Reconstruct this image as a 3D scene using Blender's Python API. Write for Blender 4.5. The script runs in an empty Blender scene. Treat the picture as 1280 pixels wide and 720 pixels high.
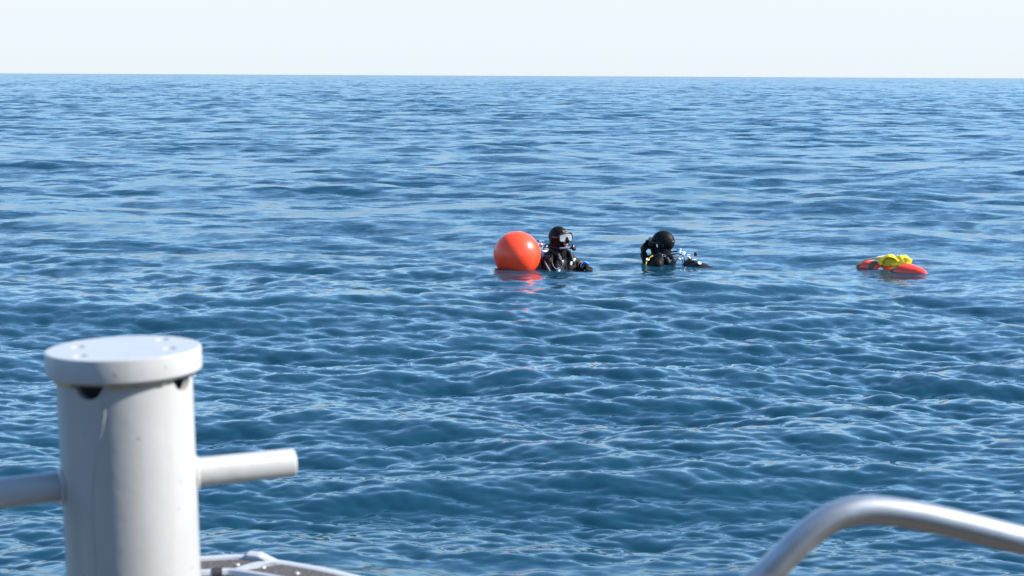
import bpy, bmesh, math, random
import numpy as np
from mathutils import Vector, Matrix, noise

C = bpy.context.scene.collection
rad = math.radians
PI = math.pi

# ------------------------------------------------------------------ camera, sky, sun, exposure
SUN_EL, SUN_AZ = 36.0, -1.0            # elevation; azimuth from +X (the right of the picture) towards +Y
cam_d = bpy.data.cameras.new('camera')
cam = bpy.data.objects.new('camera', cam_d)
C.objects.link(cam)
cam.matrix_world = (Matrix.Translation((0, 0, 2.1)) @ Matrix.Rotation(PI / 2 - rad(7.562), 4, 'X')
                    @ Matrix.Rotation(rad(0.28), 4, 'Z'))
cam_d.sensor_width = 36.0
cam_d.lens = 56.25
cam_d.clip_start = 0.05
cam_d.clip_end = 60000.0
cam_d.dof.use_dof = True
cam_d.dof.focus_distance = 17.4
cam_d.dof.aperture_fstop = 9.0
bpy.context.scene.camera = cam

w = bpy.data.worlds.new('World')
bpy.context.scene.world = w
w.use_nodes = True
nt = w.node_tree
nt.nodes.clear()
sky = nt.nodes.new('ShaderNodeTexSky')
sky.sky_type = 'NISHITA'
sky.sun_disc = False
sky.sun_elevation = rad(SUN_EL)
sky.sun_rotation = rad(90 - SUN_AZ)
sky.altitude = 0
sky.air_density = 1.0
sky.dust_density = 0.0
sky.ozone_density = 4.0
bg = nt.nodes.new('ShaderNodeBackground')
bg.inputs['Strength'].default_value = 0.145
out = nt.nodes.new('ShaderNodeOutputWorld')
# pale sea haze low over the horizon, all the way round, thinning upwards
tcw = nt.nodes.new('ShaderNodeTexCoord')
sep = nt.nodes.new('ShaderNodeSeparateXYZ')
nt.links.new(tcw.outputs['Generated'], sep.inputs[0])
hz = nt.nodes.new('ShaderNodeValToRGB')
hz.color_ramp.interpolation = 'EASE'
e_ = hz.color_ramp.elements
e_[0].position, e_[0].color = 0.05, (0.97, 0.97, 0.97, 1)
e_[1].position, e_[1].color = 0.115, (0, 0, 0, 1)
nt.links.new(sep.outputs['Z'], hz.inputs[0])
hc = nt.nodes.new('ShaderNodeValToRGB')
e_ = hc.color_ramp.elements
e_[0].position, e_[0].color = 0.0, (0.785, 0.862, 0.932, 1)
e_[1].position, e_[1].color = 0.045, (0.85, 0.907, 0.967, 1)
e_ = hc.color_ramp.elements.new(0.085)
e_.color = (0.56, 0.76, 0.99, 1)
e_ = hc.color_ramp.elements.new(0.18)
e_.color = (0.36, 0.63, 1.0, 1)
nt.links.new(sep.outputs['Z'], hc.inputs[0])
hs = nt.nodes.new('ShaderNodeVectorMath')
hs.operation = 'SCALE'
hs.inputs['Scale'].default_value = 3.05
nt.links.new(hc.outputs[0], hs.inputs[0])
mixw = nt.nodes.new('ShaderNodeMix')
mixw.data_type = 'RGBA'
nt.links.new(hz.outputs[0], mixw.inputs['Factor'])
tint = nt.nodes.new('ShaderNodeVectorMath')     # camera white balance of the clear sky
tint.operation = 'MULTIPLY'
tint.inputs[1].default_value = (0.88, 0.98, 1.02)
nt.links.new(sky.outputs[0], tint.inputs[0])
nt.links.new(tint.outputs[0], mixw.inputs[6])
nt.links.new(hs.outputs[0], mixw.inputs[7])
nt.links.new(mixw.outputs[2], bg.inputs[0])
nt.links.new(bg.outputs[0], out.inputs[0])

sl = bpy.data.lights.new('sun', 'SUN')
sl.energy = 4.6
sl.angle = rad(0.55)
sl.color = (1.0, 0.94, 0.85)
so = bpy.data.objects.new('sun', sl)
C.objects.link(so)
sd = Vector((math.cos(rad(SUN_EL)) * math.cos(rad(SUN_AZ)), math.cos(rad(SUN_EL)) * math.sin(rad(SUN_AZ)), math.sin(rad(SUN_EL))))
so.rotation_euler = sd.to_track_quat('Z', 'Y').to_euler()

vs = bpy.context.scene.view_settings
vs.view_transform = 'Standard'
vs.look = 'None'
vs.gamma = 1.0
vs.use_curve_mapping = False
vs.exposure = 1.2


# ------------------------------------------------------------------ materials
def mat(name, col, rough=0.5, metal=0.0, var=0.0, vscale=20.0, bump=0.0, bscale=200.0, spec=0.5, coat=0.0, **kw):
    m = bpy.data.materials.new(name)
    m.use_nodes = True
    n, l = m.node_tree.nodes, m.node_tree.links
    b = n['Principled BSDF']
    b.inputs['Base Color'].default_value = (*col, 1)
    b.inputs['Roughness'].default_value = rough
    b.inputs['Metallic'].default_value = metal
    b.inputs['Specular IOR Level'].default_value = spec
    b.inputs['Coat Weight'].default_value = coat
    tc = n.new('ShaderNodeTexCoord')
    if var > 0:
        nz = n.new('ShaderNodeTexNoise')
        nz.inputs['Scale'].default_value = vscale
        nz.inputs['Detail'].default_value = 6
        nz.inputs['Roughness'].default_value = 0.65
        l.new(tc.outputs['Object'], nz.inputs['Vector'])
        mr = n.new('ShaderNodeMapRange')
        mr.inputs['From Min'].default_value = 0.3
        mr.inputs['From Max'].default_value = 0.7
        mr.inputs['To Min'].default_value = 1 - var
        mr.inputs['To Max'].default_value = 1 + var
        l.new(nz.outputs['Fac'], mr.inputs['Value'])
        mx = n.new('ShaderNodeVectorMath')
        mx.operation = 'SCALE'
        mx.inputs[0].default_value = col
        l.new(mr.outputs[0], mx.inputs['Scale'])
        l.new(mx.outputs[0], b.inputs['Base Color'])
        mr2 = n.new('ShaderNodeMapRange')
        mr2.inputs['To Min'].default_value = max(0.02, rough * (1 - var))
        mr2.inputs['To Max'].default_value = min(1, rough * (1 + var))
        l.new(nz.outputs['Fac'], mr2.inputs['Value'])
        l.new(mr2.outputs[0], b.inputs['Roughness'])
    if bump > 0:
        nb = n.new('ShaderNodeTexNoise')
        nb.inputs['Scale'].default_value = bscale
        nb.inputs['Detail'].default_value = 3
        l.new(tc.outputs['Object'], nb.inputs['Vector'])
        bp = n.new('ShaderNodeBump')
        bp.inputs['Strength'].default_value = 1.0
        bp.inputs['Distance'].default_value = bump
        l.new(nb.outputs['Fac'], bp.inputs['Height'])
        l.new(bp.outputs[0], b.inputs['Normal'])
    return m


M = {}
M['paint'] = mat('light_grey_paint', (0.345, 0.343, 0.333), 0.36, var=0.05, vscale=9, bump=0.0004, bscale=60, spec=0.3)
M['rimpaint'] = mat('white_grey_gunwale_paint', (0.36, 0.37, 0.38), 0.45, var=0.08, vscale=14, spec=0.3)
M['steel'] = mat('brushed_steel', (0.47, 0.463, 0.445), 0.47, metal=1.0, var=0.08, vscale=60)
M['deck'] = mat('ochre_deck_paint', (0.075, 0.062, 0.05), 0.75, var=0.3, vscale=30)
M['hull'] = mat('hull_paint', (0.07, 0.09, 0.12), 0.4, var=0.05)
M['sealant'] = mat('yellowed_sealant', (0.36, 0.30, 0.19), 0.6, var=0.3, vscale=40)
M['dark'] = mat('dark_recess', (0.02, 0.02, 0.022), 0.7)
M['bolt'] = mat('dull_bolt', (0.45, 0.40, 0.38), 0.45, metal=0.6)
M['red'] = mat('fluorescent_red_vinyl', (0.95, 0.066, 0.020), 0.34, spec=0.35, var=0.10, vscale=14, bump=0.0012, bscale=26)
M['neoprene'] = mat('black_neoprene', (0.006, 0.006, 0.007), 0.5, var=0.25, vscale=30, bump=0.004, bscale=38, spec=0.10)
M['nylon'] = mat('black_nylon', (0.007, 0.007, 0.008), 0.55, var=0.3, vscale=40, bump=0.004, bscale=50, spec=0.3)
M['rubber'] = mat('black_rubber', (0.008, 0.008, 0.009), 0.35, spec=0.4)
M['skin'] = mat('skin', (0.55, 0.27, 0.20), 0.5, var=0.1)
M['lips'] = mat('lips', (0.50, 0.16, 0.14), 0.4)
M['lens'] = mat('sky_grey_mask_lens', (0.24, 0.24, 0.25), 0.10, spec=0.8)  # opaque pale grey stands in for sky reflected in the glass
M['chrome'] = mat('chromed_brass', (0.80, 0.80, 0.80), 0.15, metal=1.0)
M['greyhose'] = mat('grey_hose_sleeve', (0.22, 0.24, 0.28), 0.3)
M['whitepl'] = mat('white_plastic', (0.75, 0.75, 0.74), 0.35)
M['darkgrey'] = mat('dark_grey_tank_paint', (0.012, 0.012, 0.014), 0.5, spec=0.25)
M['blue'] = mat('blue_plastic', (0.03, 0.20, 0.75), 0.3)
M['tan'] = mat('tan_webbing', (0.45, 0.24, 0.08), 0.6)
M['yellow'] = mat('yellow_fabric', (0.92, 0.62, 0.005), 0.5, var=0.12, vscale=25, bump=0.006, bscale=22)
M['yellowin'] = mat('faded_yellow_lining', (0.62, 0.46, 0.03), 0.6, var=0.4, vscale=30, bump=0.008, bscale=30)
M['floatred'] = mat('red_orange_hull', (0.78, 0.048, 0.018), 0.30, var=0.08, vscale=10)
M['olive'] = mat('olive_webbing', (0.09, 0.085, 0.03), 0.7)
M['green'] = mat('green_webbing', (0.01, 0.13, 0.06), 0.6)
M['cream'] = mat('cream_rope', (0.68, 0.52, 0.25), 0.7)
M['glass'] = mat('dark_window_glass', (0.02, 0.025, 0.03), 0.05)
M['foam'] = mat('white_foam', (0.85, 0.86, 0.88), 0.5)


def weather(m, tint, amount, sc=(26, 26, 1.6)):
    """faint vertical run marks and scattered chips in the paint colour"""
    n, l = m.node_tree.nodes, m.node_tree.links
    b = n['Principled BSDF']
    src = b.inputs['Base Color'].links[0].from_socket
    tc = [x for x in n if x.type == 'TEX_COORD'][0]
    mp = n.new('ShaderNodeMapping')
    mp.inputs['Scale'].default_value = sc
    l.new(tc.outputs['Object'], mp.inputs['Vector'])
    a = n.new('ShaderNodeTexNoise')
    a.inputs['Scale'].default_value = 1.0
    a.inputs['Detail'].default_value = 5
    l.new(mp.outputs[0], a.inputs['Vector'])
    c = n.new('ShaderNodeMapRange')
    c.inputs['From Min'].default_value = 0.50
    c.inputs['From Max'].default_value = 0.72
    c.inputs['To Max'].default_value = amount
    l.new(a.outputs['Fac'], c.inputs['Value'])
    k = n.new('ShaderNodeTexNoise')
    k.inputs['Scale'].default_value = 75
    k.inputs['Detail'].default_value = 3
    l.new(tc.outputs['Object'], k.inputs['Vector'])
    kr = n.new('ShaderNodeMapRange')
    kr.inputs['From Min'].default_value = 0.70
    kr.inputs['From Max'].default_value = 0.74
    kr.inputs['To Max'].default_value = 0.7
    l.new(k.outputs['Fac'], kr.inputs['Value'])
    m1 = n.new('ShaderNodeMix')
    m1.data_type = 'RGBA'
    l.new(c.outputs[0], m1.inputs['Factor'])
    l.new(src, m1.inputs[6])
    m1.inputs[7].default_value = (*tint, 1)
    m2 = n.new('ShaderNodeMix')
    m2.data_type = 'RGBA'
    l.new(kr.outputs[0], m2.inputs['Factor'])
    l.new(m1.outputs[2], m2.inputs[6])
    m2.inputs[7].default_value = (0.16, 0.13, 0.10, 1)
    l.new(m2.outputs[2], b.inputs['Base Color'])


weather(M['paint'], (0.24, 0.21, 0.15), 0.22)
weather(M['red'], (0.60, 0.05, 0.03), 0.30, (9, 9, 5))


def pad_material():
    m = mat('brown_nonslip', (0.13, 0.105, 0.085), 0.75, bump=0.002, bscale=320)
    n, l = m.node_tree.nodes, m.node_tree.links
    b = n['Principled BSDF']
    tc = [x for x in n if x.type == 'TEX_COORD'][0]
    v = n.new('ShaderNodeTexNoise')
    v.inputs['Scale'].default_value = 190
    v.inputs['Detail'].default_value = 4
    l.new(tc.outputs['Object'], v.inputs['Vector'])
    r = n.new('ShaderNodeValToRGB')
    e = r.color_ramp.elements
    e[0].position, e[0].color = 0.35, (0.030, 0.022, 0.017, 1)
    e[1].position, e[1].color = 0.6, (0.085, 0.070, 0.058, 1)
    q = r.color_ramp.elements.new(0.72)
    q.color = (0.28, 0.25, 0.22, 1)
    l.new(v.outputs['Fac'], r.inputs[0])
    l.new(r.outputs[0], b.inputs['Base Color'])
    return m


M['pad'] = pad_material()


# ------------------------------------------------------------------ mesh helpers
class MB:
    def __init__(s):
        s.v, s.f, s.m = [], [], []

    def add(s, vs_, fs_, mi=0):
        o = len(s.v)
        s.v += [tuple(q) for q in vs_]
        s.f += [tuple(i + o for i in q) for q in fs_]
        s.m += [mi] * len(fs_)

    def lathe(s, prof, n=32, M_=Matrix(), mi=0, cap=True):
        vs_, fs_ = [], []
        for r, z in prof:
            for i in range(n):
                a = 2 * PI * i / n
                vs_.append(M_ @ Vector((r * math.cos(a), r * math.sin(a), z)))
        for k in range(len(prof) - 1):
            for i in range(n):
                j = (i + 1) % n
                fs_.append((k * n + i, k * n + j, (k + 1) * n + j, (k + 1) * n + i))
        if cap:
            fs_.append(tuple(range(n - 1, -1, -1)))
            fs_.append(tuple((len(prof) - 1) * n + i for i in range(n)))
        s.add(vs_, fs_, mi)

    def tube(s, pts, r, n=12, mi=0, rs=None, flat=1.0, up=None):
        pts = [Vector(q) for q in pts]
        N = len(pts)
        vs_, fs_ = [], []
        nrm = None
        for i, q in enumerate(pts):
            t = (pts[min(i + 1, N - 1)] - pts[max(i - 1, 0)]).normalized()
            if nrm is None:
                a = Vector(up) if up is not None else (Vector((0, 0, 1)) if abs(t.z) < 0.9 else Vector((1, 0, 0)))
                nrm = (a - t * a.dot(t)).normalized()
            else:
                nrm = (nrm - t * nrm.dot(t)).normalized()
            b = t.cross(nrm)
            rr = rs[i] if rs else r
            for k in range(n):
                a = 2 * PI * k / n
                vs_.append(q + nrm * (math.cos(a) * rr * flat) + b * (math.sin(a) * rr))
        for i in range(N - 1):
            for k in range(n):
                j = (k + 1) % n
                fs_.append((i * n + k, i * n + j, (i + 1) * n + j, (i + 1) * n + k))
        fs_.append(tuple(range(n - 1, -1, -1)))
        fs_.append(tuple((N - 1) * n + k for k in range(n)))
        s.add(vs_, fs_, mi)

    def ell(s, c, r, M_=Matrix(), nu=20, nv=12, mi=0):
        c = Vector(c)
        if not hasattr(r, '__len__'):
            r = (r, r, r)
        vs_ = [M_ @ (c + Vector((0, 0, -r[2])))]
        for j in range(1, nv):
            t = -PI / 2 + PI * j / nv
            for i in range(nu):
                a = 2 * PI * i / nu
                vs_.append(M_ @ (c + Vector((r[0] * math.cos(t) * math.cos(a), r[1] * math.cos(t) * math.sin(a), r[2] * math.sin(t)))))
        vs_.append(M_ @ (c + Vector((0, 0, r[2]))))
        fs_ = []
        for i in range(nu):
            fs_.append((0, 1 + (i + 1) % nu, 1 + i))
        for j in range(nv - 2):
            for i in range(nu):
                k = (i + 1) % nu
                a = 1 + j * nu
                fs_.append((a + i, a + k, a + nu + k, a + nu + i))
        a = 1 + (nv - 2) * nu
        for i in range(nu):
            fs_.append((a + i, a + (i + 1) % nu, len(vs_) - 1))
        s.add(vs_, fs_, mi)

    def cap(s, a, b, ra, rb, M_=Matrix(), n=14, mi=0):   # tapered capsule
        a, b = M_ @ Vector(a), M_ @ Vector(b)
        d = (b - a)
        L = max(d.length, 1e-5)
        d /= L
        pts, rs = [], []
        for k in range(5):
            t = PI / 2 * (1 - k / 4)
            pts.append(a - d * (ra * math.sin(t)))
            rs.append(max(ra * math.cos(t), 1e-4))
        for k in range(5):
            t = PI / 2 * k / 4
            pts.append(b + d * (rb * math.sin(t)))
            rs.append(max(rb * math.cos(t), 1e-4))
        s.tube(pts, 1, n=n, mi=mi, rs=rs)

    def chain(s, pts, rs, M_=Matrix(), n=14):
        for i in range(len(pts) - 1):
            s.cap(pts[i], pts[i + 1], rs[i], rs[i + 1], M_, n)

    def box(s, c, h, M_=Matrix(), mi=0):
        c = Vector(c)
        vs_ = [M_ @ (c + Vector((x * h[0], y * h[1], z * h[2]))) for x in (-1, 1) for y in (-1, 1) for z in (-1, 1)]
        s.add(vs_, [(0, 1, 3, 2), (4, 6, 7, 5), (0, 4, 5, 1), (2, 3, 7, 6), (0, 2, 6, 4), (1, 5, 7, 3)], mi)

    def strip(s, rows, closed_sec=True, mi=0, caps=True):   # rows: list of cross sections with equal counts
        n = len(rows[0])
        vs_ = [q for r in rows for q in r]
        fs_ = []
        for i in range(len(rows) - 1):
            for k in range(n if closed_sec else n - 1):
                j = (k + 1) % n
                fs_.append((i * n + k, i * n + j, (i + 1) * n + j, (i + 1) * n + k))
        if closed_sec and caps:
            fs_.append(tuple(range(n - 1, -1, -1)))
            fs_.append(tuple((len(rows) - 1) * n + k for k in range(n)))
        s.add(vs_, fs_, mi)

    def mesh(s, name, mats, smooth=True, angle=40):
        me = bpy.data.meshes.new(name)
        me.from_pydata(s.v, [], s.f)
        for m in (mats if isinstance(mats, (list, tuple)) else [mats]):
            me.materials.append(m)
        me.polygons.foreach_set('material_index', s.m)
        bm = bmesh.new()
        bm.from_mesh(me)
        bmesh.ops.recalc_face_normals(bm, faces=bm.faces)
        if smooth:
            for f in bm.faces:
                f.smooth = True
            for e in bm.edges:
                if len(e.link_faces) == 2 and e.calc_face_angle(0) > rad(angle):
                    e.smooth = False
        bm.to_mesh(me)
        bm.free()
        return me

    def obj(s, name, mats, parent=None, smooth=True, angle=40, loc=None):
        me = s.mesh(name, mats, smooth, angle)
        o = bpy.data.objects.new(name, me)
        C.objects.link(o)
        if parent is not None:
            o.parent = parent
        if loc is not None:
            o.location = loc
        return o


def empty(name, loc, rz=0.0):
    o = bpy.data.objects.new(name, None)
    o.empty_display_size = 0.1
    C.objects.link(o)
    o.location = loc
    o.rotation_euler = (0, 0, rz)
    return o


def tag(o, label=None, cat=None, group=None, kind=None):
    for k, v in (('label', label), ('category', cat), ('group', group), ('kind', kind)):
        if v:
            o[k] = v
    return o


def resharp(me, angle):
    bm = bmesh.new()
    bm.from_mesh(me)
    bmesh.ops.triangulate(bm, faces=[f for f in bm.faces if len(f.verts) > 4])
    for f in bm.faces:
        f.smooth = abs(f.normal.z) < 0.999
    for e in bm.edges:
        e.smooth = not (len(e.link_faces) == 2 and e.calc_face_angle(0) > rad(angle))
    bm.to_mesh(me)
    bm.free()


def evaluated_mesh(o, name):
    dg = bpy.context.evaluated_depsgraph_get()
    dg.update()
    me = bpy.data.meshes.new_from_object(o.evaluated_get(dg))
    me.name = name
    return me


def remeshed(mb, name, mats, voxel=0.006, smooth=6, parent=None):
    """several overlapping closed shapes fused into one continuous surface"""
    o = mb.obj(name, mats, parent)
    r = o.modifiers.new('r', 'REMESH')
    r.mode = 'VOXEL'
    r.voxel_size = voxel
    r.use_smooth_shade = True
    if smooth:
        sm = o.modifiers.new('s', 'SMOOTH')
        sm.factor = 0.5
        sm.iterations = smooth
    me = evaluated_mesh(o, name)
    o.modifiers.clear()
    old = o.data
    o.data = me
    bpy.data.meshes.remove(old)
    me.materials.clear()
    for m in (mats if isinstance(mats, (list, tuple)) else [mats]):
        me.materials.append(m)
    me.polygons.foreach_set('use_smooth', [True] * len(me.polygons))
    return o


def catmull(pts, n=12, closed=False):
    pts = [Vector(q) for q in pts]
    N = len(pts)
    outp = []
    for i in range(N if closed else N - 1):
        if closed:
            p0, p1, p2, p3 = pts[(i - 1) % N], pts[i], pts[(i + 1) % N], pts[(i + 2) % N]
        else:
            p0, p1, p2, p3 = pts[max(i - 1, 0)], pts[i], pts[i + 1], pts[min(i + 2, N - 1)]
        for k in range(n):
            t = k / n
            outp.append(0.5 * ((2 * p1) + (-p0 + p2) * t + (2 * p0 - 5 * p1 + 4 * p2 - p3) * t * t + (-p0 + 3 * p1 - 3 * p2 + p3) * t ** 3))
    if not closed:
        outp.append(pts[-1])
    return outp


# ------------------------------------------------------------------ the sea
SEED = 324
WIND = rad(-97)      # the way the waves run: towards the boat


class Band:
    """one octave of the wave spectrum on its own tile"""
    def __init__(s, lam0, lam1, mss, spread, rng, turn=0, N=256):
        L = lam1 * 18.0
        s.L, s.N, s.mss, s.lam = L, N, mss, lam0
        s.rot = rng.uniform(0, 2 * PI)
        kf = 2 * PI * np.fft.fftfreq(N, L / N)
        kx, ky = np.meshgrid(kf, kf, indexing='ij')
        k = np.hypot(kx, ky)
        k[0, 0] = 1
        k0, k1 = 2 * PI / lam1, 2 * PI / lam0
        A = np.where((k >= k0) & (k < k1), k ** -2.0, 0)
        ang = np.arctan2(ky, kx) - (WIND + rad(turn) - s.rot)
        c = np.cos(ang)
        D = np.where(c > 0, np.abs(c) ** spread, 0.10 * np.abs(c) ** spread) + 0.02
        H = A * np.sqrt(D) * (rng.normal(size=(N, N)) + 1j * rng.normal(size=(N, N)))
        H[0, 0] = 0
        h = np.fft.ifft2(H).real
        Hr = np.fft.fft2(h)
        sx = np.fft.ifft2(1j * kx * Hr).real
        sy = np.fft.ifft2(1j * ky * Hr).real
        g = math.sqrt(mss / np.mean(sx ** 2 + sy ** 2))
        dx = np.fft.ifft2(-1j * kx / k * Hr).real
        dy = np.fft.ifft2(-1j * ky / k * Hr).real
        cr, sr = math.cos(s.rot), math.sin(s.rot)
        s.F = np.stack([h * g, (dx * cr - dy * sr) * g, (dx * sr + dy * cr) * g], -1).astype(np.float32)
        s.off = rng.uniform(0, L, 2)

    def sample(s, x, y):
        cr, sr = math.cos(s.rot), math.sin(s.rot)
        u = ((x * cr + y * sr + s.off[0]) / s.L) % 1.0 * s.N
        v = ((-x * sr + y * cr + s.off[1]) / s.L) % 1.0 * s.N
        i0 = np.floor(u).astype(np.int32)
        j0 = np.floor(v).astype(np.int32)
        fu = (u - i0)[..., None].astype(np.float32)
        fv = (v - j0)[..., None].astype(np.float32)
        i0 %= s.N
        j0 %= s.N
        i1, j1 = (i0 + 1) % s.N, (j0 + 1) % s.N
        F = s.F
        return (F[i0, j0] * (1 - fu) + F[i1, j0] * fu) * (1 - fv) + (F[i0, j1] * (1 - fu) + F[i1, j1] * fu) * fv


_rng = np.random.default_rng(SEED)
BANDS = [Band(a, b, m, sp, _rng, dr_) for a, b, m, sp, dr_ in (
    (8.0, 16.0, 0.0002, 6, 0), (4.0, 8.0, 0.0008, 6, 12), (2.0, 4.0, 0.0024, 5, -10), (1.0, 2.0, 0.0034, 5, 14),
    (0.5, 1.0, 0.0058, 5, -16), (0.25, 0.5, 0.0105, 5, 12), (0.125, 0.25, 0.0135, 5, -10), (0.0625, 0.125, 0.0120, 4, 8))]
GUST = Band(6.0, 14.0, 1.0, 1, np.random.default_rng(5))   # patches where the wind ruffles the water more or less
GUST_SD = float(GUST.F[..., 0].std())
MSS_FINE = 0.0030
CHOP = 1.1


def water_z(x, y):
    X = np.array([x], float)
    Y = np.array([y], float)
    return float(sum(b.sample(X, Y)[0, 0] for b in BANDS))


def build_sea():
    yp = []                                        # pixel rows below the horizon of a 1024-wide picture, f = 1600
    h, f = 2.1, 1600.0
    r = [0.3 + 0.25 * i for i in range(11)]
    y = 1120.0
    ys = []
    while y > 505:
        ys.append(y)
        y -= 5.0
    while y > 125:
        ys.append(y)
        y -= 0.9
    r = r + [h * f / q for q in ys]
    while r[-1] < 1300:
        r.append(r[-1] + 0.175 * (r[-1] / 27.0) ** 0.78)
    while r[-1] < 14000:
        r.append(r[-1] * 1.05)
    r = np.array(r)
    r = r[np.concatenate([[True], np.diff(r) > 0])]
    dr = np.gradient(r)
    th = np.concatenate([np.linspace(-180, -60, 24)[:-1], np.linspace(-60, -20, 80)[:-1], np.linspace(-20, 20, 800)[:-1],
                         np.linspace(20, 60, 80)[:-1], np.linspace(60, 180, 24)[:-1]])
    th = np.radians(th)
    dth = np.gradient(th)
    Rr, T = np.meshgrid(r, th, indexing='ij')
    X = Rr * np.sin(T)
    Y = Rr * np.cos(T)
    x0, y0 = X.ravel(), Y.ravel()
    cell = (np.maximum(dr[:, None] * 0.8, Rr * np.abs(dth)[None, :])).ravel()
    P = np.zeros((x0.size, 3), np.float32)
    lost = np.full(x0.size, MSS_FINE, np.float32)
    gust = np.clip(1.0 + 0.28 * GUST.sample(x0, y0 * 0.6)[:, 0] / GUST_SD, 0.72, 1.45)
    for b in BANDS:
        wgt = np.clip((b.lam * 1.25 / cell - 1.2) / 1.4, 0, 1).astype(np.float32)
        lost += b.mss * (1 - wgt ** 2)
        idx = np.nonzero(wgt > 0.001)[0]
        if idx.size:
            # where the short chop is finer than the mesh, the waves that are left carry its steepness
            amp = wgt[idx] * (gust[idx] if b.lam <= 0.5 else 1.0 + (0.75 * np.clip((x0[idx] ** 2 + y0[idx] ** 2) ** 0.5 / 90.0 - 0.3, 0, 1) if b.lam <= 2.0 else 0.0))
            P[idx] += b.sample(x0[idx], y0[idx]) * amp[:, None]
    co = np.stack([x0 + P[:, 1] * CHOP, y0 + P[:, 2] * CHOP, P[:, 0]], -1).astype(np.float32)
    nr, ntn = Rr.shape
    i = np.arange(nr - 1)[:, None] * ntn
    j = np.arange(ntn)[None, :]
    j2 = (j + 1) % ntn
    q = np.stack([i + j, i + ntn + j, i + ntn + j2, i + j2], -1).reshape(-1, 4)
    me = bpy.data.meshes.new('sea')
    me.vertices.add(len(co))
    me.vertices.foreach_set('co', co.ravel())
    me.loops.add(q.size)
    me.loops.foreach_set('vertex_index', q.ravel().astype(np.int32))
    me.polygons.add(len(q))
    me.polygons.foreach_set('loop_start', np.arange(0, q.size, 4, dtype=np.int32))
    me.polygons.foreach_set('loop_total', np.full(len(q), 4, np.int32))
    me.polygons.foreach_set('use_smooth', np.ones(len(q), bool))
    me.update(calc_edges=True)
    a = me.attributes.new('unresolved', 'FLOAT', 'POINT')
    a.data.foreach_set('value', lost)
    nz = np.zeros(3 * len(q), np.float32)
    me.polygons.foreach_get('normal', nz)
    if nz[2::3].mean() < 0:
        me.flip_normals()
    o = bpy.data.objects.new('sea', me)
    C.objects.link(o)
    tag(o, kind='structure')
    # water: dark teal body with a clear Fresnel surface; ripples too small for the mesh become bump and roughness
    m = bpy.data.materials.new('sea_water')
    m.use_nodes = True
    n, l = m.node_tree.nodes, m.node_tree.links
    b = n['Principled BSDF']
    b.inputs['Base Color'].default_value = (0.0058, 0.037, 0.060, 1)
    b.inputs['IOR'].default_value = 1.333
    at = n.new('ShaderNodeAttribute')
    at.attribute_name = 'unresolved'
    p4 = n.new('ShaderNodeMath')
    p4.operation = 'POWER'
    p4.inputs[1].default_value = 0.25
    l.new(at.outputs['Fac'], p4.inputs[0])
    mr = n.new('ShaderNodeMapRange')
    mr.inputs['From Min'].default_value = 0.235
    mr.inputs['From Max'].default_value = 0.43
    mr.inputs['To Min'].default_value = 0.03
    mr.inputs['To Max'].default_value = 0.19
    l.new(p4.outputs[0], mr.inputs['Value'])
    l.new(mr.outputs[0], b.inputs['Roughness'])
    geo = n.new('ShaderNodeNewGeometry')
    acc = None
    # (wavelength, slope, unresolved variance where it starts / is full): ripples below the mesh's own detail
    for wl, sl_, u0, u1 in ((0.040, 0.30, None, None), (0.18, 0.45, 0.0040, 0.022), (0.60, 1.05, 0.014, 0.032), (2.4, 1.05, 0.033, 0.046), (13.0, 0.55, 0.044, 0.050)):
        mp = n.new('ShaderNodeMapping')
        mp.inputs['Scale'].default_value = (0.45, 1.0, 1.0)
        mp.inputs['Rotation'].default_value = (0, 0, 0.15)
        l.new(geo.outputs['Position'], mp.inputs['Vector'])
        nz_ = n.new('ShaderNodeTexNoise')
        nz_.inputs['Scale'].default_value = 1 / wl
        nz_.inputs['Detail'].default_value = 2.0
        nz_.inputs['Roughness'].default_value = 0.55
        nz_.inputs['Distortion'].default_value = 0.5
        l.new(mp.outputs[0], nz_.inputs['Vector'])
        sub = n.new('ShaderNodeVectorMath')
        sub.operation = 'SUBTRACT'
        sub.inputs[1].default_value = (0.5, 0.5, 0.5)
        l.new(nz_.outputs['Color'], sub.inputs[0])
        mu = n.new('ShaderNodeVectorMath')
        mu.operation = 'MULTIPLY'
        mu.inputs[1].default_value = (sl_ * 0.6, sl_, 0.0)
        l.new(sub.outputs[0], mu.inputs[0])
        cur = mu
        if u0 is not None:
            fr = n.new('ShaderNodeMapRange')
            fr.inputs['From Min'].default_value = u0
            fr.inputs['From Max'].default_value = u1
            l.new(at.outputs['Fac'], fr.inputs['Value'])
            sc_ = n.new('ShaderNodeVectorMath')
            sc_.operation = 'SCALE'
            l.new(mu.outputs[0], sc_.inputs[0])
            l.new(fr.outputs[0], sc_.inputs['Scale'])
            cur = sc_
        ad = n.new('ShaderNodeVectorMath')
        ad.operation = 'ADD'
        l.new(acc.outputs[0] if acc else geo.outputs['Normal'], ad.inputs[0])
        l.new(cur.outputs[0], ad.inputs[1])
        acc = ad
    no = n.new('ShaderNodeVectorMath')
    no.operation = 'NORMALIZE'
    l.new(acc.outputs[0], no.inputs[0])
    l.new(no.outputs[0], b.inputs['Normal'])
    me.materials.append(m)
    return o


build_sea()

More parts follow.
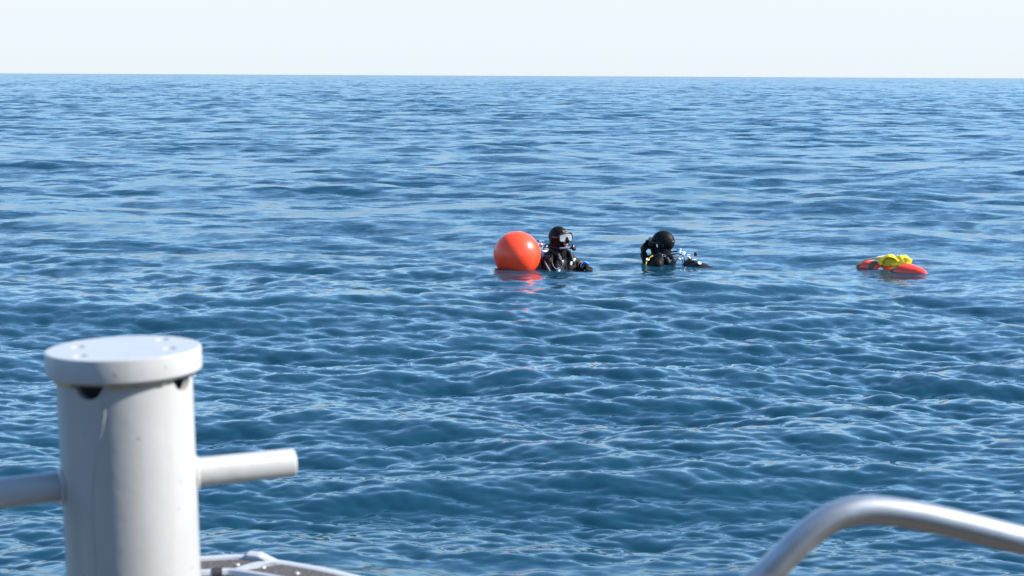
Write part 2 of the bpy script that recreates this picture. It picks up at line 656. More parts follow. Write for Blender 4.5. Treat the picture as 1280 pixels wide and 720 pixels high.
# ------------------------------------------------------------------ the boat under the camera
GZ = 1.093            # gunwale height above the water
DZ = 1.00            # foredeck
right_side = [(-0.72, 3.212), (-0.64, 3.231), (-0.565, 3.243), (-0.49, 3.222), (-0.39, 3.172), (-0.30, 3.112), (0.0, 2.90),
              (0.5, 2.46), (1.0, 1.85), (1.42, 1.0), (1.62, 0.0), (1.68, -1.5), (1.66, -3.2)]
left_side = [(-2.30, -3.2), (-2.32, -1.5), (-2.22, 0.0), (-1.95, 1.0), (-1.55, 1.9), (-1.16, 2.6), (-0.93, 2.98), (-0.81, 3.15)]
outline = catmull([(x, y, 0) for x, y in left_side + right_side], 14)
nL = len(left_side) * 14


def offset_line(line, d):
    res = []
    for i, q in enumerate(line):
        t = (line[min(i + 1, len(line) - 1)] - line[max(i - 1, 0)]).normalized()
        res.append(q + Vector((t.y, -t.x, 0)) * d)   # inwards (line runs left side -> bow -> right side)
    return res


def at_z(line, z):
    return [Vector((q.x, q.y, z)) for q in line]


boat = empty('boat', (0, 0, 0))
tag(boat, 'light grey work boat bow with brown nonslip pads along its edge', 'boat')
# hull: sides from the gunwale down and inwards
mb = MB()
sec = []
for q, q1, q2 in zip(outline, offset_line(outline, 0.10), offset_line(outline, 0.45)):
    sec.append([Vector((q.x, q.y, GZ - 0.004)), Vector((q.x, q.y, 0.75)), Vector((q1.x, q1.y, 0.25)), Vector((q2.x, q2.y, -0.45))])
mb.strip(sec, closed_sec=False)
tr = [s_[k] for s_ in (sec[0],) for k in range(4)] + [s_[k] for s_ in (sec[-1],) for k in (3, 2, 1, 0)]
mb.add(tr, [tuple(range(8))])
mb.obj('hull', M['hull'], boat)
# foredeck and cockpit sole
inner = offset_line(outline, 0.135)
mb = MB()
dk = [Vector((q.x, q.y, DZ)) for q in inner if q.y > 0.7]
mb.add(dk + [q - Vector((0, 0, 0.03)) for q in dk], [tuple(range(len(dk)))] + [(i, (i + 1) % len(dk), (i + 1) % len(dk) + len(dk), i + len(dk)) for i in range(len(dk))])
mb.obj('deck', M['deck'], boat)
mb = MB()
ck = [Vector((q.x, q.y, 0.42)) for q in inner if q.y <= 0.7]
mb.add(ck, [tuple(range(len(ck)))])
xs = [q.x for q in inner if abs(q.y - 0.7) < 0.12]
mb.box(((min(xs) + max(xs)) / 2, 0.70, 0.70), ((max(xs) - min(xs)) / 2, 0.02, 0.28))
mb.obj('cockpit', M['deck'], boat)
# gunwale capping (light) with inner coaming
mb = MB()
rows = []
o0, o1 = outline, offset_line(outline, 0.135)
for a, b_ in zip(o0, o1):
    rows.append([Vector((a.x, a.y, GZ - 0.01)), Vector((a.x, a.y, GZ)), Vector((b_.x, b_.y, GZ)), Vector((b_.x, b_.y, DZ - 0.02)),
                 Vector((b_.x, b_.y, DZ - 0.02)) + (a - b_).normalized() * 0.012, Vector((b_.x, b_.y, GZ - 0.012)) + (a - b_).normalized() * 0.012])
mb.strip(rows)
mb.obj('gunwale', M['rimpaint'], boat)
# thin outer bead along the left and round the bow, thicker flat bar with a blunt raised end along the right
i_tab = min(range(len(outline)), key=lambda i: (outline[i] - Vector((-0.545, 3.24, 0))).length)
mb = MB()
mb.tube(at_z(offset_line(outline, 0.004)[:i_tab + 1], GZ + 0.002), 0.011, n=8)
mb.obj('edge_bead', M['rimpaint'], boat)
mb = MB()
rows = []
oa, ob = offset_line(outline, -0.006), offset_line(outline, 0.020)
for k, i in enumerate(range(i_tab, len(outline))):
    zt = GZ + 0.008 + 0.012 * min(1.0, max(0.0, (11 - k) / 6.0))
    rows.append([Vector((oa[i].x, oa[i].y, GZ - 0.03)), Vector((oa[i].x, oa[i].y, zt - 0.004)), Vector((oa[i].x * .8 + ob[i].x * .2, oa[i].y * .8 + ob[i].y * .2, zt)),
                 Vector((oa[i].x * .2 + ob[i].x * .8, oa[i].y * .2 + ob[i].y * .8, zt)), Vector((ob[i].x, ob[i].y, zt - 0.004)), Vector((ob[i].x, ob[i].y, GZ - 0.002))])
mb.strip(rows)
mb.obj('rub_rail', M['rimpaint'], boat)
# inner tube
mb = MB()
mb.tube(at_z(offset_line(outline, 0.108), GZ + 0.007), 0.0095, n=8)
mb.obj('inner_rail', M['rimpaint'], boat)
q = offset_line(outline, 0.108)[i_tab - 14]
t = (outline[i_tab - 11] - outline[i_tab - 12]).normalized()
mb = MB()
mb.tube([Vector((q.x, q.y, GZ + 0.007)) - t * 0.010, Vector((q.x, q.y, GZ + 0.007)) + t * 0.010], 0.0115, n=12)
mb.obj('rail_clamp', M['dark'], boat)
# nonslip pads on the capping, parted by light strips
la, lb = offset_line(outline, 0.021), offset_line(outline, 0.094)


def pad(i0, i1, skew0=0, skew1=0):
    m_ = MB()
    rows_ = []
    n_ = 14
    for k in range(n_ + 1):
        t = k / n_
        ia = i0 + (i1 - i0) * t
        ib = (i0 - skew0) + ((i1 - skew1) - (i0 - skew0)) * t

        def at(line, u):
            u = min(max(u, 0), len(line) - 1.001)
            q = int(u)
            return line[q].lerp(line[q + 1], u - q)
        a_, b_ = at(la, ia), at(lb, ib)
        rows_.append([Vector((a_.x, a_.y, GZ + 0.002)), Vector((a_.x, a_.y, GZ + 0.007)), Vector((b_.x, b_.y, GZ + 0.007)), Vector((b_.x, b_.y, GZ + 0.002))])
    m_.strip(rows_)
    return m_.obj('nonslip_pad', M['pad'], boat)


def bolt_on(parent, x, y, z, r=0.006):
    m_ = MB()
    m_.lathe([(r, 0), (r, 0.002), (r * 0.7, 0.004)], 12)
    return m_.obj('bolt', M['bolt'], parent, loc=(x, y, z))


p1 = pad(i_tab - 44, i_tab + 6, 0, 9)
p2 = pad(i_tab + 14, i_tab + 62, 9, 0)
p3 = pad(i_tab + 66, i_tab + 120)
p4 = pad(i_tab - 110, i_tab - 48)
mb = MB()
rows = []
for k in range(9):
    t = k / 8
    u = i_tab + 10 - 9 * t
    d_ = 0.021 + 0.073 * t
    ln = offset_line(outline, d_)
    qa, qb = ln[int(u) - 2], ln[int(u) + 2]
    rows.append([Vector((qa.x, qa.y, GZ + 0.001)), Vector((qa.x, qa.y, GZ + 0.009)), Vector((qb.x, qb.y, GZ + 0.009)), Vector((qb.x, qb.y, GZ + 0.001))])
mb.strip(rows)
mb.obj('divider_strip', M['rimpaint'], boat)
lm = offset_line(outline, 0.058)
for par, i in ((p1, i_tab - 20), (p1, i_tab - 2), (p2, i_tab + 11), (p2, i_tab + 22), (p2, i_tab + 44), (p3, i_tab + 80), (p4, i_tab - 70)):
    bolt_on(par, lm[i].x, lm[i].y, GZ + 0.006)

# unseen cabin aft of the camera, added to darken bollard shade and rail
mb = MB()
wx0, wx1, wy0, wy1, wz = -2.0, 1.42, -3.0, -0.5, 3.85
mb.strip([[Vector((wx0, wy0, z)), Vector((wx1, wy0, z)), Vector((wx1, wy1 + a, z)), Vector((wx0, wy1 + a, z))] for z, a in ((0.43, 0.0), (1.9, 0.0), (wz, -0.25))])
wh = mb.obj('added_wheelhouse', M['hull'], boat)
mb = MB()
mb.box(((wx0 + wx1) / 2, (wy0 + wy1) / 2 - 0.1, wz + 0.04), ((wx1 - wx0) / 2 + 0.12, (wy1 - wy0) / 2 + 0.15, 0.035))
mb.obj('roof', M['hull'], wh)
for k in range(3):
    m_ = MB()
    xa = wx0 + 0.12 + k * 1.09
    m_.strip([[Vector((xa, wy1 + 0.012 - a, z)), Vector((xa + 1.0, wy1 + 0.012 - a, z)), Vector((xa + 1.0, wy1 - 0.02 - a, z)), Vector((xa, wy1 - 0.02 - a, z))]
              for z, a in ((2.0, 0.25 * 0.06), (3.4, 0.25 * 0.91))])
    m_.obj('window', M['glass'], wh)

# ------------------------------------------------------------------ bollard
BX, BY, BT = -0.490, 2.05, 1.7475
bol = empty('mooring_bollard', (BX, BY, DZ))
bol.rotation_euler = (0, rad(-1.1), 0)
tag(bol, 'light grey painted steel bollard with round cap and cross bar on the boat deck', 'bollard')
H = BT - DZ
RP, RC = 0.0865, 0.0995
NS = 420
notches = [rad(-108), rad(-19), rad(72), rad(161)]          # scallops cut in the post top under the cap


def post_top(a):
    z = H - 0.032
    for c in notches:
        d = (a - c + PI) % (2 * PI) - PI
        s_ = d * RP
        if abs(s_) < 0.0205:
            z = min(z, H - 0.032 - math.sqrt(max(0.0205 ** 2 - s_ * s_, 0)) * 1.0)
    return z


mb = MB()
rows = []
for i in range(NS):
    a = 2 * PI * i / NS
    zt = post_top(a)
    c, s_ = math.cos(a), math.sin(a)
    rows.append([(RP * c, RP * s_, 0.0), (RP * c, RP * s_, H * 0.5), (RP * c, RP * s_, H - 0.06), (RP * c, RP * s_, zt),
                 ((RP - 0.008) * c, (RP - 0.008) * s_, zt), ((RP - 0.008) * c, (RP - 0.008) * s_, H - 0.10)])
rows.append(rows[0])
mb.strip(rows, closed_sec=False)
bm_post = mb
o = mb.obj('post', M['paint'], bol, angle=50)
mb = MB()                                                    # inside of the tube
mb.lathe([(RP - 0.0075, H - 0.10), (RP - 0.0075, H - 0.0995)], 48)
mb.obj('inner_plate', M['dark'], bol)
mb = MB()
mb.lathe([(RP + 0.002, 0.0), (RP + 0.05, 0.0), (RP + 0.05, 0.012), (RP + 0.012, 0.014), (RP + 0.002, 0.022)], 64, cap=False)
mb.obj('base_flange', M['paint'], bol)
mb = MB()
mb.lathe([(RP - 0.012, H - 0.0335), (RC - 0.0075, H - 0.0335), (RC - 0.004, H - 0.0325), (RC, H - 0.0285), (RC, H - 0.0022), (RC - 0.0006, H - 0.0008), (RC - 0.0022, H)], 96)
cap = mb.obj('cap', M['paint'], bol, angle=35)
cut = MB()
bolts_at = []
for bx_, by_ in ((-0.062, 0.010), (-0.040, -0.060), (0.037, 0.062), (0.062, -0.010)):
    cut.lathe([(0.0062, H - 0.006), (0.0062, H - 0.0035), (0.0098, H + 0.001)], 24, Matrix.Translation((bx_, by_, 0)))
    bolts_at.append((bx_, by_))
co_ = cut.obj('cutter', M['paint'], bol)
bo = cap.modifiers.new('b', 'BOOLEAN')
bo.object = co_
bo.operation = 'DIFFERENCE'
me = evaluated_mesh(cap, 'cap')
cap.modifiers.clear()
cap.data = me
resharp(me, 30)
bpy.data.objects.remove(co_)
for bx_, by_ in bolts_at:
    m_ = MB()
    m_.lathe([(0.0058, 0), (0.0058, 0.0012), (0.003, 0.0018)], 16)
    m_.obj('bolt', M['bolt'], bol, loc=(bx_, by_, H - 0.0058))
# yellowed sealant bead with a couple of drips under the cap
random.seed(4)
seg, runs = [], []
for i in range(160):
    a = 2 * PI * i / 160
    if min(abs((a - c + PI) % (2 * PI) - PI) * RP for c in notches) > 0.0235:
        seg.append(a)
    else:
        runs.append(seg)
        seg = []
runs.append(seg)
for seg in runs:
    if len(seg) > 3:
        mb = MB()
        mb.tube([((RP + 0.0012) * math.cos(a_), (RP + 0.0012) * math.sin(a_), H - 0.0362) for a_ in seg], 1, n=8,
                rs=[0.0028 + 0.0012 * noise.noise((a_ * 9, 0, 3)) for a_ in seg])
        mb.obj('sealant', M['sealant'], bol)
# a paint run down the shaded side
def on_post(px, z, g=0.0):
    a = rad(-90 + 13.6) + math.asin(px)
    return Vector(((RP + g) * math.cos(a), (RP + g) * math.sin(a), z))


mb = MB()
run = catmull([on_post(-0.28, H - 0.045), on_post(-0.32, H - 0.08), on_post(-0.46, H - 0.13), on_post(-0.53, H - 0.17), on_post(-0.545, H - 0.24), on_post(-0.55, H - 0.42)], 10)
mb.tube(run, 1, n=8, rs=[0.0011 + 0.0007 * noise.noise((i * 0.21, 5, 0)) for i in range(len(run))])
mb.obj('paint_run', M['paint'], bol)
# cross bar through the post, with weld beads
bar_dir = Vector((0.93, 0.37, 0.0)).normalized()
zb = 1.572 - DZ
mb = MB()
r_ = 0.0193
a_, b_ = Vector((0, 0, zb)) - bar_dir * 0.42, Vector((0, 0, zb)) + bar_dir * 0.2215
mb.tube([a_, a_ + bar_dir * 0.003, b_ - bar_dir * 0.004, b_ - bar_dir * 0.0012, b_], 1, n=40, rs=[r_ - 0.003, r_, r_, r_ - 0.0012, r_ - 0.0035])
bar = mb.obj('cross_bar', M['paint'], bol)
for s_ in (-1, 1):
    m_ = MB()
    pts = []
    for i in range(48):
        a = 2 * PI * i / 48
        side = Vector((-bar_dir.y, bar_dir.x, 0))
        rr = r_ - 0.0008
        d_ = side * (math.cos(a) * rr)
        along = math.sqrt(max(RP ** 2 - (math.cos(a) * rr) ** 2, 0)) - 0.0015
        pts.append(Vector((0, 0, zb + math.sin(a) * rr)) + d_ + bar_dir * (along * s_))
    pts += pts[:2]
    m_.tube(pts, 1, n=8, rs=[0.0062 + 0.0012 * noise.noise((i * 0.7, 2.0 * s_, 0)) for i in range(len(pts))])
    m_.obj('weld', M['paint'], bar)

# ------------------------------------------------------------------ grab rail, lower right
gr = empty('grab_rail', (0.41, 1.72, DZ))
tag(gr, 'bent stainless steel grab rail curving up from the boat deck', 'rail')
base = Vector((0.41, 1.72, DZ))
rail_pts = [Vector(q) - base for q in (
    (-0.245, 1.66, DZ + 0.008), (-0.10, 1.667, 1.145), (0.06, 1.675, 1.300), (0.2124, 1.69, 1.4961), (0.2788, 1.7, 1.5567), (0.309, 1.705, 1.5861), (0.3357, 1.71, 1.6084), (0.3644, 1.715, 1.6225), (0.4006, 1.72, 1.6263), (0.4625, 1.722, 1.6169), (0.569, 1.722, 1.5915), (0.6769, 1.722, 1.5645),
    (0.80, 1.722, 1.525), (0.90, 1.722, 1.49), (0.945, 1.722, 1.44), (0.955, 1.722, 1.36), (0.955, 1.722, DZ + 0.008))]
mb = MB()
mb.tube(catmull(rail_pts, 14), 0.0162, n=28)
mb.obj('tube', M['steel'], gr)
for q in (rail_pts[0], rail_pts[-1]):
    m_ = MB()
    m_.lathe([(0.04, -0.008), (0.04, -0.002), (0.02, 0.004)], 24, Matrix.Translation((q.x, q.y, q.z)))
    m_.obj('flange', M['steel'], gr)

# ------------------------------------------------------------------ the red buoy
bz = water_z(0.051, 17.28)
buoy = empty('buoy', (0.053, 17.30, bz + 0.152))
tag(buoy, 'round red orange inflatable buoy floating beside the diver in a mask', 'buoy')
RB = 0.2575
mb = MB()
n1 = 64
prof = [(RB * math.cos(t), RB * math.sin(t) * 0.985) for t in np.linspace(-PI / 2 + 0.2, PI / 2 - 0.02, 48)]
mb.lathe(prof, n1)
mb.obj('ball', M['red'], buoy)
mb = MB()
mb.lathe([(0.05, -0.245), (0.055, -0.27), (0.035, -0.30), (0.035, -0.34)], 24)
mb.obj('neck', M['red'], buoy)


# ------------------------------------------------------------------ divers
def hand(mb, wrist, d, n, curls=(50, 60, 40), thumb=1, spread=4, k=1.05):
    """gloved hand: d = where the fingers point, n = where the palm faces, thumb side = thumb * (d x n)"""
    d, n = Vector(d).normalized(), Vector(n)
    n = (n - d * n.dot(d)).normalized()
    t = d.cross(n) * thumb
    wv = Vector(wrist)
    for o in (-0.030, -0.010, 0.010, 0.030):
        mb.cap(wv + t * (o * 0.6), wv + d * 0.088 * k + t * o, 0.017, 0.0135)
    for o, ln in ((0.031, 0.92), (0.010, 1.0), (-0.011, 0.95), (-0.031, 0.76)):
        q = wv + d * (0.088 + 0.004 * ln) * k + t * o
        dirv = (d + t * (o / 0.031 * math.tan(rad(spread)))).normalized()
        a = 0.0
        rr = 0.0122
        for L, c in zip((0.046, 0.030, 0.024), curls):
            a += rad(c)
            v = dirv * math.cos(a) + n * math.sin(a)
            q2 = q + v * (L * ln * k)
            mb.cap(q, q2, rr, rr * 0.92)
            q, rr = q2, rr * 0.92
    q = wv + d * 0.022 + t * 0.026
    for L, v in ((0.042, t * 0.75 + d * 0.55 + n * 0.35), (0.034, t * 0.15 + d * 0.8 + n * 0.6), (0.026, d * 0.7 + n * 0.8 - t * 0.15)):
        q2 = q + v.normalized() * (L * k)
        mb.cap(q, q2, 0.0145, 0.0125)
        q = q2


def person_body(zs, zh, head, arms, hands, ar=(0.062, 0.048, 0.036)):
    mb = MB()
    mb.ell((0, 0, zs - 0.20), (0.19, 0.125, 0.27))
    mb.ell((0, 0, zs - 0.48), (0.165, 0.12, 0.22))
    for s_ in (-1, 1):
        mb.cap((0.02 * s_, -0.005, zs + 0.055), (0.15 * s_, 0, zs - 0.005), 0.07, 0.066)
        mb.ell((0.185 * s_, 0, zs - 0.03), (0.072, 0.075, 0.078))
        mb.chain([(0.09 * s_, 0, zs - 0.58), (0.13 * s_, 0.16, zs - 0.98), (0.13 * s_, -0.08, zs - 1.36)], [0.092, 0.062, 0.045])
        mb.cap((0.13 * s_, -0.09, zs - 1.40), (0.13 * s_, 0.09, zs - 1.47), 0.046, 0.032)
    mb.cap((0, -0.008, zs + 0.02), (0, -0.006, zh - 0.062), 0.100, 0.096)
    for a in arms:
        mb.chain(a, list(ar))
    for h_ in hands:
        hand(mb, *h_[0], **h_[1])
    A = head @ Matrix.Diagonal((1.10, 1.13, 1.06, 1))
    mb.ell((0, -0.012, 0.020), (0.090, 0.110, 0.106), A)
    mb.ell((0, 0.032, -0.055), (0.064, 0.072, 0.060), A)
    mb.ell((0, 0.045, -0.020), (0.069, 0.060, 0.085), A)
    mb.cap((0, 0.098, 0.004), (0, 0.116, -0.028), 0.010, 0.015, A)
    mb.ell((0, 0.101, -0.058), (0.024, 0.011, 0.008), A)
    mb.ell((0, 0.099, -0.069), (0.021, 0.012, 0.008), A)
    mb.ell((0, 0.086, -0.096), (0.027, 0.022, 0.020), A)
    for s_ in (-1, 1):
        mb.ell((0.086 * s_, -0.012, -0.012), (0.012, 0.022, 0.032), A)
        mb.ell((0.034 * s_, 0.088, 0.034), (0.026, 0.016, 0.010), A)
    return mb


def person(label, loc, yaw, zs, zh, head, arms, hands, **kw):
    o = remeshed(person_body(zs, zh, head, arms, hands, **kw), 'person', [M['neoprene'], M['skin'], M['lips']], voxel=0.0058, smooth=4)
    inv = head.inverted()
    me = o.data
    for p in me.polygons:
        c = inv @ Vector(p.center)
        if c.y > 0.07 and (c.x / 0.036) ** 2 + ((c.z + 0.012) / 0.078) ** 2 < 1:
            p.material_index = 2 if (abs(c.x) < 0.025 and -0.082 < c.z < -0.052 and c.y > 0.106) else 1
    o.location = loc
    o.rotation_euler = (0, 0, yaw)
    tag(o, label, 'diver', 'divers floating at the surface')
    for s_ in (-1, 1):
        m_ = MB()
        m_.ell((0, 0, 0), 0.0115, nu=14, nv=8)
        e = m_.obj('eye', [M['whitepl']], o)
        e.matrix_local = head @ Matrix.Translation((0.035 * s_, 0.104, 0.012))
    return o


def mask(o, head):
    def fx(u, k=1.0, y0=0.131):     # rounded frame curve; bows back round the face
        c, s_ = math.cos(u), math.sin(u)
        x = 0.092 * k * math.copysign(abs(c) ** 0.55, c)
        z = 0.049 * k * math.copysign(abs(s_) ** 0.55, s_)
        return Vector((x, y0 - 0.022 * (x / 0.086) ** 2, z + 0.012))
    m_ = MB()
    pts = [fx(2 * PI * i / 48) for i in range(49)]
    m_.tube(pts, 0.0085, n=10)
    fr = m_.obj('dive_mask', M['rubber'], o)
    fr.matrix_local = head
    m_ = MB()                                   # soft skirt back to the face
    rows_ = []
    for i in range(49):
        u = 2 * PI * i / 48
        a = fx(u)
        b_ = fx(u, 0.82, 0.090)
        rows_.append([a, a.lerp(b_, 0.5) * 1.0, b_])
    m_.strip(rows_, closed_sec=False)
    m_.obj('skirt', M['rubber'], fr)
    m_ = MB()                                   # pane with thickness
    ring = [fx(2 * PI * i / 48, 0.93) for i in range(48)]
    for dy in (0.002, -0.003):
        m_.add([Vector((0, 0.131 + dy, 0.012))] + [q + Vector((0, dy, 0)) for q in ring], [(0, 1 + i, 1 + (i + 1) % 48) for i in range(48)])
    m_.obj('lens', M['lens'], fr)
    m_ = MB()                                   # nose pocket standing out of the lower middle
    m_.chain([(0, 0.130, 0.014), (0, 0.146, -0.018), (0, 0.131, -0.038)], [0.011, 0.020, 0.017])
    m_.obj('nose_pocket', M['rubber'], fr)
    m_ = MB()
    st = []
    for k in range(21):
        a = rad(-8 + 196 * k / 20)
        st.append(Vector((0.103 * math.cos(a), 0.066 - 0.205 * math.sin(a) if math.sin(a) > 0 else 0.095, 0.016)))
    m_.tube(st, 0.011, n=8, flat=0.3, up=(1, 0, 0))
    m_.obj('strap', M['rubber'], fr)
    return fr


def vest(o, zs):
    mb = MB()
    for s_ in (-1, 1):
        mb.ell((0.105 * s_, 0.098, zs - 0.16), (0.082, 0.055, 0.17))
        mb.chain([(0.10 * s_, 0.125, zs - 0.05), (0.105 * s_, 0.085, zs + 0.045), (0.10 * s_, 0.01, zs + 0.082), (0.095 * s_, -0.085, zs + 0.04), (0.09 * s_, -0.125, zs - 0.06)], [0.030, 0.028, 0.026, 0.028, 0.034])
        mb.ell((0.155 * s_, -0.02, zs - 0.30), (0.075, 0.14, 0.14))
    mb.ell((0, -0.125, zs - 0.2), (0.15, 0.05, 0.26))
    mb.ell((0, 0.118, zs - 0.34), (0.15, 0.04, 0.05))
    v = remeshed(mb, 'buoyancy_vest', M['nylon'], voxel=0.007, smooth=3, parent=o)
    return v


def ring_on(parent, name, m, c, r, t, rot):
    m_ = MB()
    pts = [Vector((r * math.cos(2 * PI * i / 20), r * math.sin(2 * PI * i / 20), 0)) for i in range(21)]
    m_.tube(pts, t, n=8)
    q = m_.obj(name, m, parent)
    q.location = c
    q.rotation_euler = rot
    return q


def clip_on(parent, c, h, rot, m):
    """webbing buckle: bevelled frame with a bar"""
    m_ = MB()
    pts = [Vector((h[0] * math.copysign(abs(math.cos(a)) ** 0.4, math.cos(a)), h[1] * math.copysign(abs(math.sin(a)) ** 0.4, math.sin(a)), 0)) for a in [2 * PI * i / 24 for i in range(25)]]
    m_.tube(pts, h[2], n=8)
    m_.tube([(-h[0], 0, 0), (h[0], 0, 0)], h[2] * 1.2, n=8)
    m_.box((0, h[1] * 0.5, 0), (h[0] * 0.85, h[1] * 0.35, h[2] * 0.6))
    q = m_.obj('buckle', m, parent)
    q.location = c
    q.rotation_euler = rot
    return q


def tank(o, top, axis, m, knob_dir, s1_dir, lift=0.0, reach=0.045, upright=False):
    """air cylinder hanging behind: top = where the valve leaves the shoulder, axis = towards the foot"""
    ax = Vector(axis).normalized()
    R_ = ax.to_track_quat('-Z', 'Y').to_matrix().to_4x4()
    T = Matrix.Translation(top) @ R_
    LZ = Matrix.Translation((0, 0, lift))
    m_ = MB()
    m_.lathe([(0.02, 0.0), (0.024, -0.004), (0.05, -0.014), (0.074, -0.034), (0.087, -0.062), (0.0895, -0.10), (0.0895, -0.56), (0.08, -0.60), (0.04, -0.615)], 36)
    tk = m_.obj('air_tank', m, o)
    tk.matrix_local = T
    V = R_.inverted() if upright else Matrix()
    m_ = MB()
    m_.lathe([(0.018, -0.004), (0.018, 0.018 + lift), (0.022, 0.022 + lift), (0.022, 0.058 + lift), (0.016, 0.066 + lift)], 20, V)
    kd, s1 = Vector(knob_dir).normalized(), Vector(s1_dir).normalized()
    kp, sp_ = Vector((0, 0, 0.036 + lift)), Vector((0, 0, 0.046 + lift))
    m_.tube([V @ kp, V @ (kp + kd * (reach + 0.008))], 0.0115, n=12)
    m_.tube([V @ sp_, V @ (sp_ + s1 * 0.04)], 0.014, n=12)
    m_.obj('valve', M['chrome'], tk)
    m_ = MB()
    m_.lathe([(0.012, 0), (0.021, 0.004), (0.0235, 0.014), (0.0235, 0.03), (0.017, 0.036)], 20, V @ Matrix.Translation(kp + kd * reach) @ kd.to_track_quat('Z', 'Y').to_matrix().to_4x4())
    m_.obj('knob', M['rubber'], tk)
    m_ = MB()
    m_.lathe([(0.018, -0.022), (0.026, -0.018), (0.027, 0.002), (0.022, 0.008), (0.022, 0.020), (0.027, 0.024), (0.027, 0.038), (0.018, 0.046)], 20, V @ Matrix.Translation(sp_ + s1 * 0.05) @ Matrix.Rotation(rad(20), 4, 'Y'))
    m_.obj('first_stage', M['chrome'], tk)
    m_ = MB()
    m_.lathe([(0.0915, -0.20), (0.0935, -0.20), (0.0935, -0.26), (0.0915, -0.26)], 36)
    m_.obj('tank_band', M['nylon'], tk)
    return tk


def hose(o, pts, r, m, name='hose', ribs=False):
    m_ = MB()
    P_ = catmull(pts, 12)
    if ribs:
        m_.tube(P_, 1, n=10, rs=[r * (1.0 + 0.14 * (i % 2)) for i in range(len(P_))])
    else:
        m_.tube(P_, r, n=10)
    return m_.obj(name, m, o)


def regulator(o, c, rot):
    m_ = MB()
    m_.lathe([(0.022, -0.016), (0.034, -0.010), (0.037, 0.0), (0.036, 0.012), (0.028, 0.019), (0.012, 0.021)], 28)
    g = m_.obj('regulator', M['rubber'], o)
    g.location = c
    g.rotation_euler = rot
    m_ = MB()
    m_.tube([(0, 0, -0.014), (0, 0, -0.03), (0, 0, -0.042)], 1, n=14, rs=[0.012, 0.013, 0.017], flat=0.6)
    m_.obj('mouthpiece', M['rubber'], g)
    return g


# diver with the mask, between buoy and second diver; faces right and a little towards the boat
X1, Y1 = 0.503, 17.46
Z1 = water_z(X1, Y1)
zs, zh = 0.112, 0.328
head1 = Matrix.Translation((0, 0.015, zh)) @ Matrix.Rotation(rad(-9), 4, 'Z') @ Matrix.Rotation(rad(3), 4, 'X')
d1 = person('scuba diver in black hood and clear mask facing right, beside the red buoy', (X1, Y1, Z1), rad(-131.3), zs, zh, head1,
            arms=[[(0.19, 0, zs - 0.04), (0.29, 0.07, -0.17), (0.24, 0.30, -0.13)], [(-0.19, 0.0, zs - 0.03), (-0.285, 0.085, 0.012), (-0.16, 0.27, 0.022)]],
            hands=[(((0.24, 0.30, -0.13), (-0.1, 0.9, 0.3), (-0.4, 0.1, -0.6)), dict(curls=(25, 25, 20), thumb=1)),
                   (((-0.155, 0.278, 0.022), (0.55, 0.8, 0.05), (0.3, -0.2, -0.9)), dict(curls=(35, 45, 30), thumb=-1))])
mask(d1, head1)
v1 = vest(d1, zs)
for (c_, h_, r_) in (((0.105, 0.150, zs - 0.02), (0.016, 0.010, 0.003), (rad(70), 0, rad(-10))), ((-0.095, 0.155, zs - 0.015), (0.022, 0.014, 0.004), (rad(70), 0, rad(10))),
                     ((-0.03, 0.165, zs - 0.05), (0.014, 0.017, 0.003), (rad(80), 0, 0))):
    clip_on(v1, c_, h_, r_, M['whitepl'])
ring_on(v1, 'ring', M['chrome'], (0.125, 0.135, zs + 0.02), 0.017, 0.003, (rad(60), 0, 0))
tank(d1, (0.0, -0.205, zs + 0.075), (0, -0.25, -1), M['whitepl'], (1, -0.1, 0), (-0.2, 0.6, 0.1))
hose(d1, [(0.03, -0.17, zs + 0.13), (0.10, -0.08, zs + 0.145), (0.115, 0.03, zs + 0.125), (0.09, 0.10, zs + 0.118)], 0.0085, M['rubber'])
sl_ = hose(d1, [(0.09, 0.10, zs + 0.118), (0.055, 0.15, zs + 0.122), (0.01, 0.182, zs + 0.128)], 0.0105, M['greyhose'], name='hose_sleeve')
regulator(d1, (-0.022, 0.200, zs + 0.126), (rad(-78), 0, rad(20)))
hose(d1, [(0.12, 0.02, zs + 0.06), (0.21, 0.09, zs + 0.03), (0.265, 0.14, zs - 0.03), (0.25, 0.17, zs - 0.085), (0.19, 0.19, zs - 0.085), (0.14, 0.18, zs - 0.03), (0.15, 0.14, zs + 0.01)], 0.0075, M['rubber'])
hose(d1, [(0.16, -0.14, zs + 0.07), (0.22, -0.03, zs + 0.02), (0.27, 0.07, zs - 0.06), (0.28, 0.14, zs - 0.13)], 0.0075, M['greyhose'])
gz_ = MB()
gz_.lathe([(0.020, -0.012), (0.026, -0.008), (0.026, 0.008), (0.020, 0.013), (0.004, 0.014)], 20)
gg = gz_.obj('gauge', M['chrome'], d1)
gg.location, gg.rotation_euler = (0.20, 0.175, zs - 0.10), (rad(-60), 0, 0)
cu = MB()                                          # wrist: brown cuff strap, white tab, blue instrument
cu.tube([Vector((-0.263, 0.118, 0.015)), Vector((-0.238, 0.154, 0.018))], 0.052, n=18, rs=[0.0495, 0.047])
cu.obj('cuff', M['tan'], d1)
cu = MB()
cu.tube([Vector((-0.205, 0.205, 0.021)), Vector((-0.19, 0.226, 0.022))], 0.045, n=18, rs=[0.0445, 0.0435])
cu.obj('wrist_strap', M['whitepl'], d1)
cu = MB()
cu.lathe([(0.028, 0), (0.033, 0.006), (0.033, 0.020), (0.026, 0.026)], 20)
iw = cu.obj('wrist_instrument', M['blue'], d1)
iw.location, iw.rotation_euler = (-0.172, 0.252, 0.05), (rad(-15), rad(-10), 0)
for k in range(3):
    cu = MB()
    cu.ell((0, 0, 0), (0.0075, 0.003, 0.006), nu=10, nv=6)
    q = cu.obj('hood_mark', M['tan'], d1)
    q.matrix_local = head1 @ Matrix.Translation((0.020 - 0.020 * k, 0.094 - 0.002 * abs(k - 1), 0.083)) @ Matrix.Rotation(rad(40), 4, 'X')

